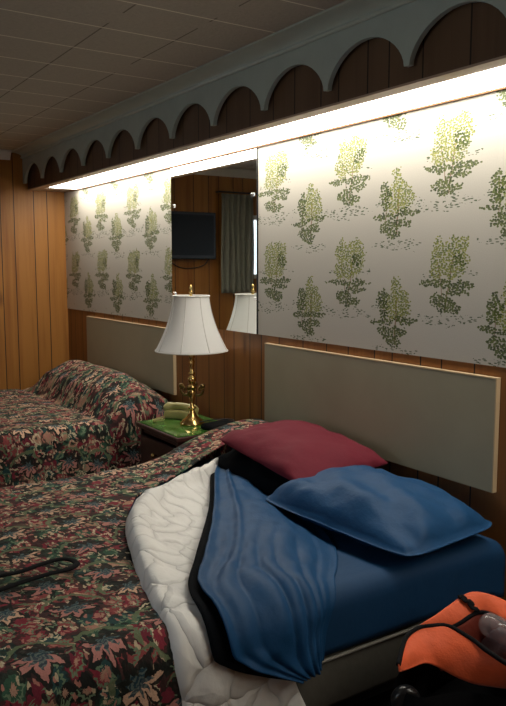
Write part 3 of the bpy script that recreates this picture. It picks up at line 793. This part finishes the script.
# black fabric body under the rim
foot = [(-1.385, -.80), (-1.43, -.72), (-1.43, -.6), (-1.42, -.50), (-1.38, -.43), (-1.25, -.38), (-1.0, -.34), (-.84, -.34), (-.80, -.42), (-.95, -.50), (-1.08, -.53), (-1.20, -.61), (-1.26, -.68), (-1.30, -.79)]
Fs = spline([(a, b, 0) for a, b in foot + foot[:1]], 49)
def rim_z(p):
    return .33 + .09 * sm(-.55, -.42, p.y) - .01 * sm(-1.3, -1.1, p.x)
def bodyf(u, v):
    p = Fs[int(round(u * 48)) % 48]; c = Vector((-1.25, -.55, 0)); bul = 1.0 + .06 * math.sin(v * PI)
    q = c + (p - c) * (bul * (.97 - .02 * v)); z = v * (rim_z(p) - .03) + .003
    return Vector((q.x + .008 * nz(u * 8, v * 4, 50), q.y + .008 * nz(u * 8, v * 4, 51), z))
bm = grid(bodyf, 48, 16)
fc = [bm.verts.new((bodyf(i / 48, 0))) for i in range(48)]; bm.faces.new(fc[::-1])
fc2 = [bm.verts.new(bodyf(i / 48, .60)) for i in range(48)]; bm.faces.new(fc2)
obj('bag_body', bm, M['black_fabric'], bg, True)
def lin(u, v):
    p = rim_in(u, 1.0); c = Vector((-1.20, -.50, .30)); q = p.lerp(c, .25 * v); q.z = p.z - .002 - (p.z - .31) * v; return q
o = obj('lining', grid(lin, 48, 8), M['orange_in'], bg, True); solid(o, .002, 0)
obj('carry_strap', tube([rim_in(.30 + .05 * k / 10, k / 10) + Vector((.003, -.003, .006)) for k in range(11)], .011, 8, flat=.35), M['black_fabric'], bg, True)
# contents
t = thing('plastic_bottle', 'clear plastic bottle lying inside the open orange bag', 'bottle', (-1.18, -.50, .38))
bp = [(.004, 0), (.028, .003), (.033, .015), (.033, .05), (.030, .055), (.033, .06), (.033, .12), (.028, .145), (.013, .17), (.013, .185)]
bmx = lathe([(r, z) for r, z in bp], 0, 0, 24); mt = Matrix.Translation((-1.315, -.50, .425)) @ Matrix.Rotation(R(-8), 4, 'Z') @ Matrix.Rotation(R(86), 4, 'Y')
bmesh.ops.transform(bmx, matrix=mt, verts=bmx.verts); obj('bottle_body', bmx, M['plastic'], t, True)
bmx = lathe([(.015, .183), (.0155, .19), (.0155, .20), (.014, .204)], 0, 0, 20); bmesh.ops.transform(bmx, matrix=mt, verts=bmx.verts); obj('cap', bmx, M['white'], t, True)
o = obj('clothing', place(pillow_bm(.32, .16, .08, 71, under=.3, nu=26, nv=20, wr=.06), (-1.18, -.475, .335), (0, 0, R(10))), cloth('grey_maroon_clothing', (.07, .035, .04), .8, 30, .3), None, True)
o.data.materials.append(o.data.materials[0]); tag(o, 'dark crumpled clothing packed inside the open orange bag', 'clothing')
# shiny black wheel at the bag's corner
bmx = lathe([(.010, -.016), (.030, -.018), (.038, -.012), (.040, 0), (.038, .012), (.030, .018), (.010, .016)], 0, 0, 28)
bmesh.ops.transform(bmx, matrix=Matrix.Translation((-1.345, -.775, .270)) @ Matrix.Rotation(R(60), 4, 'Z') @ Matrix.Rotation(PI / 2, 4, 'X'), verts=bmx.verts)
obj('wheel', bmx, M['black'], bg, True)['label'] = 'shiny black wheel'

# ------------------------------------------------------------------ television and curtains on the left wall (seen in the mirror)
tv = thing('television', 'flat black television mounted on wood paneling, seen in the wall mirror', 'television', (XL, -1.2, 1.7))
obj('casing', bx(XL + .05, XL + .10, -1.39, -.86, 1.48, 1.90), M['black'], tv, bevel=.008)
obj('screen', bx(XL + .1005, XL + .102, -1.365, -.885, 1.515, 1.875), M['tvscreen'], tv)
obj('wall_mount', bx(XL + .001, XL + .05, -1.22, -1.04, 1.62, 1.80), M['metal_dark'], tv)
obj('cable', tube(spline([(XL + .06, -1.34, 1.50), (XL + .03, -1.30, 1.43), (XL + .015, -1.18, 1.40), (XL + .012, -1.05, 1.41), (XL + .02, -.95, 1.47), (XL + .06, -.92, 1.50)], 30), .005, 8), M['black'], tv, True)
ct = thing('curtain', 'grey green pleated curtain beside the bright window, seen in the wall mirror', 'curtain', (XL, -1.65, 1.17), 'curtains at the left wall window')
def curtain(y0, y1):
    def f(u, v):
        y = y0 + (y1 - y0) * u; z = 1.17 + v * .91
        return Vector((XL + .07 + .022 * math.sin(u * 2 * PI * 6 + .5 * math.sin(v * 3)) * (1 - .3 * v), y + .006 * math.sin(v * 5 + u * 9), z))
    return grid(f, 90, 20)
o = obj('panel', curtain(-1.46, -1.815), M['curtain'], ct, True); solid(o, .003, 0)
ct2 = thing('curtain', 'grey green pleated curtain at the far side of the left wall window', 'curtain', (XL, -3.2, 1.17), 'curtains at the left wall window')
o = obj('panel', curtain(-3.02, -3.40), M['curtain'], ct2, True); solid(o, .003, 0)
rd = thing('curtain_rod', 'thin curtain rod above the left wall window', 'curtain rod', (XL, -2.4, 2.09))
obj('rod', tube([(XL + .07, -1.44, 2.095), (XL + .07, -3.42, 2.095)], .008, 10), M['metal_dark'], rd, True)
for yy in (-1.45, -3.41): obj('bracket', bx(XL + .001, XL + .07, yy - .006, yy + .006, 2.088, 2.102), M['metal_dark'], rd)
